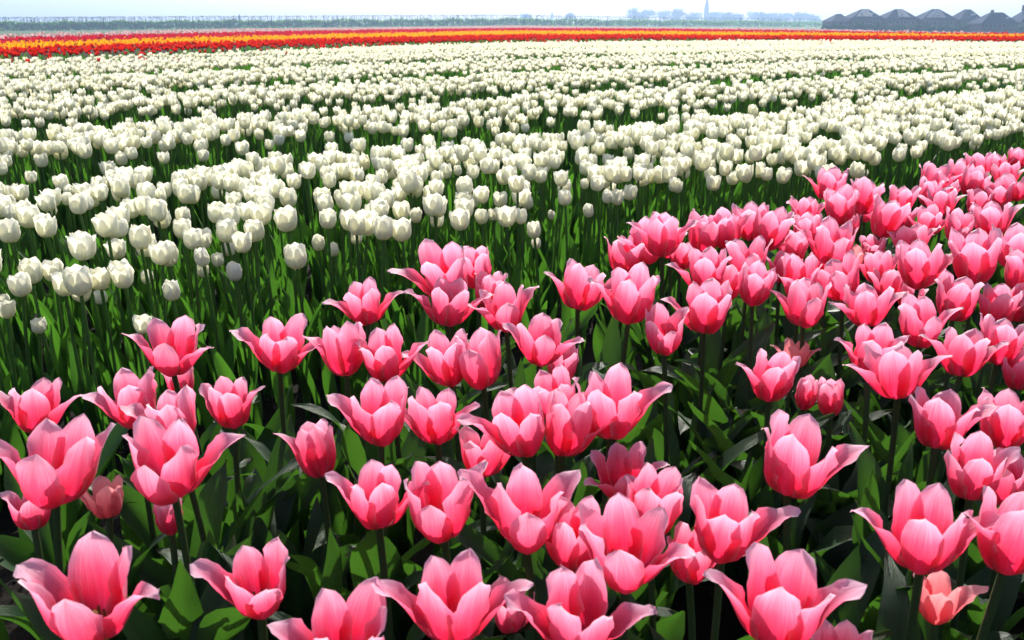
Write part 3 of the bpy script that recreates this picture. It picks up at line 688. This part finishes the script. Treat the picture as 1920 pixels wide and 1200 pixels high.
lowb = [bloom_lod(330 + s, 'cup', 2, 3, 6) for s in range(4)]
lowp = [bloom_lod(340 + s, 'cup', 3, 3, 3) for s in range(3)]
band('red_tulip_band', M['red'], B_YB, B_RB, 8, 48, 38, lowb, 'band of bright red tulips behind the white field, thinning into green', sparse=B_WT, leaves=.9)
band('yellow_tulip_band', M['yellow'], B_YT, B_YB, 14, 75, 26, lowp, 'narrow band of golden yellow tulips between red bands', smin=1.0, smax=1.45, leaves=.12)
band('crimson_tulip_band', M['crimson'], B_CT, B_YT, 18, 130, 13, lowp, 'dark crimson tulip band beyond the yellow one', smin=1.3, smax=2.1)
band('pale_pink_tulip_band', M['pale'], B_PT, B_CT, 22, 240, 3.6, lowp, 'pale pink tulip band furthest back', smin=1.4, smax=2.4)

# ------------------------------------------------------------------ windbreak, village, houses
M['hedge'] = leaf_mat('hedge_leaf', (.06, .15, .035), (.11, .24, .05), (.24, .50, .05), .5, .7)
M['dark_hedge'] = leaf_mat('garden_hedge_leaf', (.015, .04, .015), (.03, .06, .025), (.03, .09, .02), .25, .8)
M['bark'] = simple_mat('bark', (.03, .028, .028), (.06, .055, .05), 2)
M['twig'] = simple_mat('twigs', (.022, .022, .026), (.05, .045, .045), 1)
def quadcard(seed, w, h):
    rs = np.random.default_rng(seed); a = rs.uniform(-.3, .3, 4)
    V = np.array([[-w / 2, a[0] * w, 0], [w / 2, a[1] * w, .1 * h], [w * .35, a[2] * w, h], [-w * .4, a[3] * w, h * .9]]); return Proto(V, [[0, 1, 2, 3]], [[-.5, .3], [.5, .3], [.5, .7], [-.5, .7]])
HX = np.array([-500, 0, 480, 960, 1400, 1565]); HD = np.array([265, 300, 340, 390, 480, 520])
def hedge_pt(xp):
    d = np.interp(xp, HX, HD); X = (xp - 960) / FPX * d * cp ; return X, d, ground_z(X, d)
root = link('windbreak_hedge', None, label='long green windbreak hedge along the horizon with bare whips above it', category='hedge')
hs = Stuff(); n = 21000; xs = rng.uniform(-300, 1562, n); X, Y, Z0 = hedge_pt(xs)
top = 2.55 + .35 * np.sin(xs * .09) * np.sin(xs * .031 + 1) + rng.normal(0, .12, n)
hz = rng.random(n) ** .85 * top
scatter(hs, [quadcard(s, .42, .5) for s in range(5)], X, Y + rng.uniform(-.7, .7, n), Z0 + hz - .1, .7, 1.5, .5)
h = hs.build('foliage', [M['hedge']], kind='stuff'); h.parent = root
wp = Stuff(); n = 1500; xs = np.sort(rng.uniform(-480, 1500, n)); X, Y, Z0 = hedge_pt(xs)
whips = []
for s in range(5):
    rs = np.random.default_rng(s); b = rs.uniform(-.15, .15, 4)
    whips.append(tube([(0, 0, 0), (b[0], 0, 2), (b[1], 0, 3.4), (b[2], 0, 4.35)], [.07, .055, .045, .03], 3))
scatter(wp, whips, X, Y + rng.uniform(-.5, .5, n), Z0, .93, 1.05, .04)
n = 5200; xs = rng.uniform(-480, 1540, n); X, Y, Z0 = hedge_pt(xs)        # tied top wire and side twigs
scatter(wp, [tube([(-.5, 0, 0), (0, 0, .12), (.55, 0, .3)], [.035, .028, .014], 3)], X, Y + rng.uniform(-.4, .4, n), Z0 + np.where(rng.random(n) < .5, 4.1 + rng.normal(0, .12, n), rng.uniform(2.4, 4.2, n)), .7, 1.2, .3)
w_ = wp.build('bare_whips', [M['twig']], kind='stuff'); w_.parent = root

def bare_tree(name, xpx, ytop, wpx, D, label, dense=1.0, seed=0):
    rs = np.random.default_rng(900 + seed); X = (xpx - 960) / FPX * D * cp; z0 = float(ground_z(X, D)) ; k = D / FPX
    H = (HY - ytop) * k + CZ - z0; Wd = wpx * k
    root = link(name, None, label=label or '', category='tree', group='bare trees round the distant church'); root.location = (X, D, z0)
    tr = tube([(0, 0, 0), (.2, 0, H * .25), (0, .1, H * .5), (.1, 0, H * .8)], [H * .035, H * .028, H * .018, H * .006], 6)
    limbs = [tr]; cr = Stuff(); tips = []
    for i in range(12):
        a = rs.uniform(0, 6.28); el = rs.uniform(.35, 1.3); L = H * rs.uniform(.3, .5); b = np.array([0, 0, H * rs.uniform(.22, .55)])
        d = np.array([math.cos(a) * math.cos(el) * Wd / H, math.sin(a) * math.cos(el) * Wd / H, math.sin(el) * .9]); e = b + d * L
        limbs.append(tube([b, (b + e) / 2 + [0, 0, -.2], e], [H * .012, H * .008, H * .003], 4)); tips.append(e); tips.append((b + 2 * e) / 3)
    t = link('trunk', pmesh('trunk', join(limbs), [M['bark']]), root)
    n = int(950 * dense); c = np.array(tips)[rs.integers(0, len(tips), n)] + rs.normal(0, 1, (n, 3)) * [Wd * .13, Wd * .13, H * .075]
    lim = ((c[:, 0] / (Wd / 2)) ** 2 + (c[:, 1] / (Wd / 2)) ** 2 + ((c[:, 2] - H * .58) / (H * .44)) ** 2) < 1.05; c = c[lim]
    scatter(cr, [tube([(-.9, 0, -.2), (0, .1, .1), (.9, 0, .6)], [.12, .10, .04], 3), tube([(0, 0, -.9), (.2, .1, .1), (.3, 0, 1.1)], [.12, .1, .04], 3), quadcard(3, .9, .9)], c[:, 0], c[:, 1], c[:, 2], .8, 1.5, .6)
    q = cr.build('crown', [M['twig']]); q.parent = root
BT = [(1190,16,34,'large domed bare tree at the left end of the distant village'),(1215,20,26,'bare tree touching the large domed one on its right'),(1245,19,30,'broad bare tree left of the middle of the village'),(1270,18,26,'bare tree in the middle between domed tree and spire'),
 (1300,24,30,'low bare tree immediately left of the church spire'),(1345,20,28,'bare tree immediately right of the church spire'),(1365,24,24,'second bare tree right of the church spire'),(1383,24,18,'small bare tree, third right of the church spire'),
 (1412,22,26,'bare tree halfway between the spire and the houses'),(1430,24,24,'bare tree right beside the halfway one'),(1455,23,32,'round bare tree left of the last village gap'),(1475,26,24,'bare tree just before the last village gap'),
 (1500,25,30,'wide bare tree nearest the left house but one'),(1525,28,26,'low bare tree closest to the leftmost house'),(985,26,20,'small faint bare tree in the far centre distance'),(1070,25,16,'tiny faint tree right of the small far spire')]
for i, (x, yt, w, lab) in enumerate(BT): bare_tree('bare_tree', x, yt, w * 1.25, 1100 + 60 * (i % 3), lab, 1.0, i)
wd = Stuff(); n = 5200; xs = rng.uniform(1172, 1556, n); D_ = 1085 + rng.uniform(-15, 15, n); X = (xs - 960) / FPX * D_ * cp
hh = 3.6 + 1.6 * np.sin(xs * .075) + 1.3 * np.sin(xs * .19 + 1) + 1.0 * np.sin(xs * .41)
scatter(wd, [quadcard(s, 1.6, 1.5) for s in range(5)], X, D_, ground_z(X, D_) + rng.random(n) ** .8 * np.maximum(hh, 1.5), .7, 1.5, .5)
wd.build('woodland', [M['dark_hedge']], kind='stuff', label='low bluish belt of woodland at the foot of the distant village trees', category='woodland')
def box(a, b):
    x0, y0, z0 = a; x1, y1, z1 = b
    V = np.array([[x0, y0, z0], [x1, y0, z0], [x1, y1, z0], [x0, y1, z0], [x0, y0, z1], [x1, y0, z1], [x1, y1, z1], [x0, y1, z1]], float)
    return Proto(V, [[0, 3, 2, 1], [4, 5, 6, 7], [0, 1, 5, 4], [1, 2, 6, 5], [2, 3, 7, 6], [3, 0, 4, 7]], np.zeros((8, 2)))
def frustum(x0, x1, y0, y1, z0, tx0, tx1, ty0, ty1, z1):
    V = np.array([[x0, y0, z0], [x1, y0, z0], [x1, y1, z0], [x0, y1, z0], [tx0, ty0, z1], [tx1, ty0, z1], [tx1, ty1, z1], [tx0, ty1, z1]], float)
    return Proto(V, [[0, 3, 2, 1], [4, 5, 6, 7], [0, 1, 5, 4], [1, 2, 6, 5], [2, 3, 7, 6], [3, 0, 4, 7]], np.zeros((8, 2)))
def solid(name, p, mat, parent):
    return link(name, make_mesh(name, p.v, p.f, p.st, p.mi, [mat], smooth_=False), parent)
M['brick'] = simple_mat('brick_wall', (.085, .055, .055), (.13, .08, .08), 1.2)
M['slate'] = simple_mat('dark_roof_tiles', (.013, .021, .044), (.030, .042, .076), 1.5, .95, spec=.05)  # blue of the distance haze is mixed into the tile colour
M['lroof'] = simple_mat('grey_roof_panels', (.20, .20, .22), (.30, .29, .30), 1.0, .8, spec=.1)
M['stone'] = simple_mat('church_stone', (.12, .10, .09), (.18, .15, .13), .6)
M['glass'] = simple_mat('dark_window_glass', (.03, .035, .045), (.06, .07, .08), .5, .15, spec=.5)
M['whitep'] = simple_mat('white_paint', (.6, .6, .6), (.75, .75, .74), .5, .6)
def spire(xpx, ytop, D, wpx, label, shaft_y):
    X = (xpx - 960) / FPX * D * cp; z0 = float(ground_z(X, D)); k = D / FPX; H = (HY - ytop) * k + CZ - z0; sh = (HY - shaft_y) * k + CZ - z0; w = wpx * k / 2
    r = link('church_tower', None, label=label, category='church'); r.location = (X, D, z0)
    solid('shaft', box((-w, -w, 0), (w, w, sh)), M['stone'], r)
    solid('cornice', box((-w * 1.12, -w * 1.12, sh), (w * 1.12, w * 1.12, sh + w * .25)), M['stone'], r)
    solid('belfry', frustum(-w * .8, w * .8, -w * .8, w * .8, sh + w * .25, -w * .62, w * .62, -w * .62, w * .62, sh + (H - sh) * .32), M['slate'], r)
    solid('spire', frustum(-w * .58, w * .58, -w * .58, w * .58, sh + (H - sh) * .32, -.06 * w, .06 * w, -.06 * w, .06 * w, H), M['slate'], r)
    for s in (-1, 1):
        solid('belfry_window', box((s * w * .4 - w * .18, -w - .12, sh * .78), (s * w * .4 + w * .18, -w - .02, sh * .93)), M['glass'], r)
    return r, w, sh
r, w, sh = spire(1323, -6, 1180, 7, 'slender church tower with pointed spire rising above the distant village', 17)
nave = frustum(w, w * 6, -w * 1.1, w * 1.1, sh * .38, w, w * 5.6, -.2, .2, sh * .68)
solid('nave', box((w, -w, 0), (w * 6, w, sh * .38)), M['stone'], r); solid('nave_roof', nave, M['slate'], r)
spire(1035, 22, 1500, 5, 'tiny far church spire just right of the picture centre on the horizon', 31)
spire(450, 28, 900, 4, 'tiny pointed tower on the horizon above the left hedge', 33)

M['wframe'] = simple_mat('window_frame_paint', (.16, .15, .15), (.24, .23, .22), .5, .7)
DH = 300.; kh = DH / FPX
def hx(x): return (x - 960) * kh * cp
def hz_(y): return CZ + (HY - y) * kh
def house(x0, x1, f0, f1, ytop, yeave, label, panel=None, dark=False, dormer=None, chim=None, D=0., depth=10., roof='slate', base=None):
    hx = lambda q: (q - 960) / FPX * cp * (DH + D); hz_ = lambda q: CZ + (HY - q) * (DH + D) / FPX
    X = hx((x0 + x1) / 2); z0 = float(ground_z(X, DH + D)) - .1; r = link('house', None, label=label, category='house', group='row of houses on the right horizon'); r.location = (X, DH + D, z0)
    a, b = hx(x0) - X, hx(x1) - X; c, d = hx(f0) - X, hx(f1) - X; ze, zt = hz_(yeave) - z0, hz_(ytop) - z0
    e = .35
    solid('wall', box((a + e, -depth / 2 + e, 0), (b - e, depth / 2 - e, ze)), M['brick'], r)
    rf = solid('roof', frustum(a, b, -depth / 2, depth / 2, ze, c, d, -.35, .35, zt), M[roof], r)
    if chim is not None:
        cx = hx(chim) - X; solid('chimney', box((cx - .35, -.3, zt - 1.2), (cx + .35, .4, zt + .7)), M['brick'], rf)
    wn = max(3, int((b - a) / 2.6)); 
    for i in range(wn):
        wx = a + e + (i + .5) * (b - a - 2 * e) / wn; fz = ze * .55
        w = solid('window', box((wx - .55, -depth / 2 + e - .06, fz), (wx + .55, -depth / 2 + e + .02, fz + 1.15)), M['wframe'], r)
        solid('pane', box((wx - .45, -depth / 2 + e - .09, fz + .1), (wx + .45, -depth / 2 + e - .061, fz + 1.05)), M['glass'], w)
    slope = lambda t: (-depth / 2 + (depth / 2 - .35) * t, ze + (zt - ze) * t)   # front roof face
    if panel:
        y1, z1 = slope(.12); y2, z2 = slope(.9); p0, p1, q0, q1 = [hx(v_) - X for v_ in panel]
        V = [[p0, y1 - .06, z1 + .06], [p1, y1 - .06, z1 + .06], [q1, y2 - .06, z2 + .06], [q0, y2 - .06, z2 + .06]]; V2 = [[v_[0], v_[1] - .08, v_[2] + .08] for v_ in V]
        solid('roof_glazing', Proto(V + V2, [[0, 3, 2, 1], [4, 5, 6, 7], [0, 1, 5, 4], [1, 2, 6, 5], [2, 3, 7, 6], [3, 0, 4, 7]], np.zeros((8, 2))), M['lroof'], rf)
    for dx in (dormer or []):
        y1, z1 = slope(.45); cx = hx(dx) - X
        s_ = solid('skylight', box((cx - .35, y1 - .35, z1 - .15), (cx + .35, y1 + .4, z1 + .35)), M['whitep'], rf)
    return r
house(1549,1585,1567,1575,28,40.5,'leftmost and smallest dark hip-roofed house of the row')
house(1585,1644,1612,1624,20,35,'second house from the left, hipped roof with pale panel and skylights', panel=(1594,1626,1612,1622), dormer=[1606,1627])
house(1648,1709,1675,1687,20,35.5,'third house from the left, hipped roof with pale right slope', panel=(1672,1694,1677,1687), dormer=[1680])
house(1716,1781,1744,1756,20,37,'fourth and widest hip-roofed house with large pale roof face', panel=(1722,1760,1745,1756), dormer=[1738,1747])
house(1786,1829,1805,1815,20.5,37.5,'fifth house with steep dark roof and two small skylights', dormer=[1811,1815])
house(1826,1896,1854,1876,25.5,44,'larger nearer house with long sloping roof and a chimney', chim=1857, D=-25, dormer=[1878], depth=9)
house(1898,1975,1925,1945,17,41,'house cut off by the right picture edge, chimney on its left slope', chim=1914, D=-8)
house(1990,2050,2015,2027,20,36,'house outside the row, beyond the right picture edge')
def link_block(x0, x1, yt, label):
    X = hx((x0 + x1) / 2); z0 = float(ground_z(X, DH)) - .1; r = link('garage', None, label=label, category='garage', group='flat garages between the houses'); r.location = (X, DH, z0); a, b = hx(x0) - X, hx(x1) - X; zt = hz_(yt) - z0
    solid('wall', box((a, -2, 0), (b, 3, zt - .3)), M['brick'], r); solid('flat_roof', box((a - .2, -2.2, zt - .3), (b + .2, 3.2, zt)), M['lroof'], r)
    solid('door', box((a * .5, -2.08, 0), (b * .5, -2.01, 2.2)), M['whitep'], r)
link_block(1642,1650,34,'flat-roofed link between second and third house')
link_block(1708,1718,35,'flat-roofed link between third and fourth house')
link_block(1779,1788,36,'flat-roofed link between fourth and fifth house')
link_block(1828,1850,33,'flat-roofed block behind the nearer house')
gh = Stuff(); n = 9000; xs = rng.uniform(1545, 2060, n); X = hx(xs) * .93; Y = np.full(n, DH * .93) + rng.uniform(-1, 1, n)
hh = 1.4 + .7 * np.sin(xs * .11) * np.sin(xs * .047 + 2) + rng.normal(0, .2, n)
scatter(gh, [quadcard(s, .5, .5) for s in range(5)], X, Y, ground_z(X, Y) + rng.random(n) * np.maximum(hh, .5) - .1, .8, 1.5, .5)
gh.build('garden_hedge', [M['dark_hedge']], label='dark garden hedge along the foot of the houses', category='hedge')

# ------------------------------------------------------------------ air
hb = box((-1800, -6, -4), (2100, 1800, 50))
hm = bpy.data.materials.new('haze_air'); hm.use_nodes = True; t = hm.node_tree; t.nodes.clear()
o_ = t.nodes.new('ShaderNodeOutputMaterial'); v_ = t.nodes.new('ShaderNodeVolumePrincipled')
v_.inputs['Color'].default_value = (.44, .66, 1.0, 1); v_.inputs['Density'].default_value = .00060; v_.inputs['Anisotropy'].default_value = .35
t.links.new(v_.outputs[0], o_.inputs['Volume'])
link('haze', make_mesh('haze', hb.v, hb.f, hb.st, hb.mi, [hm], smooth_=False), kind='stuff')
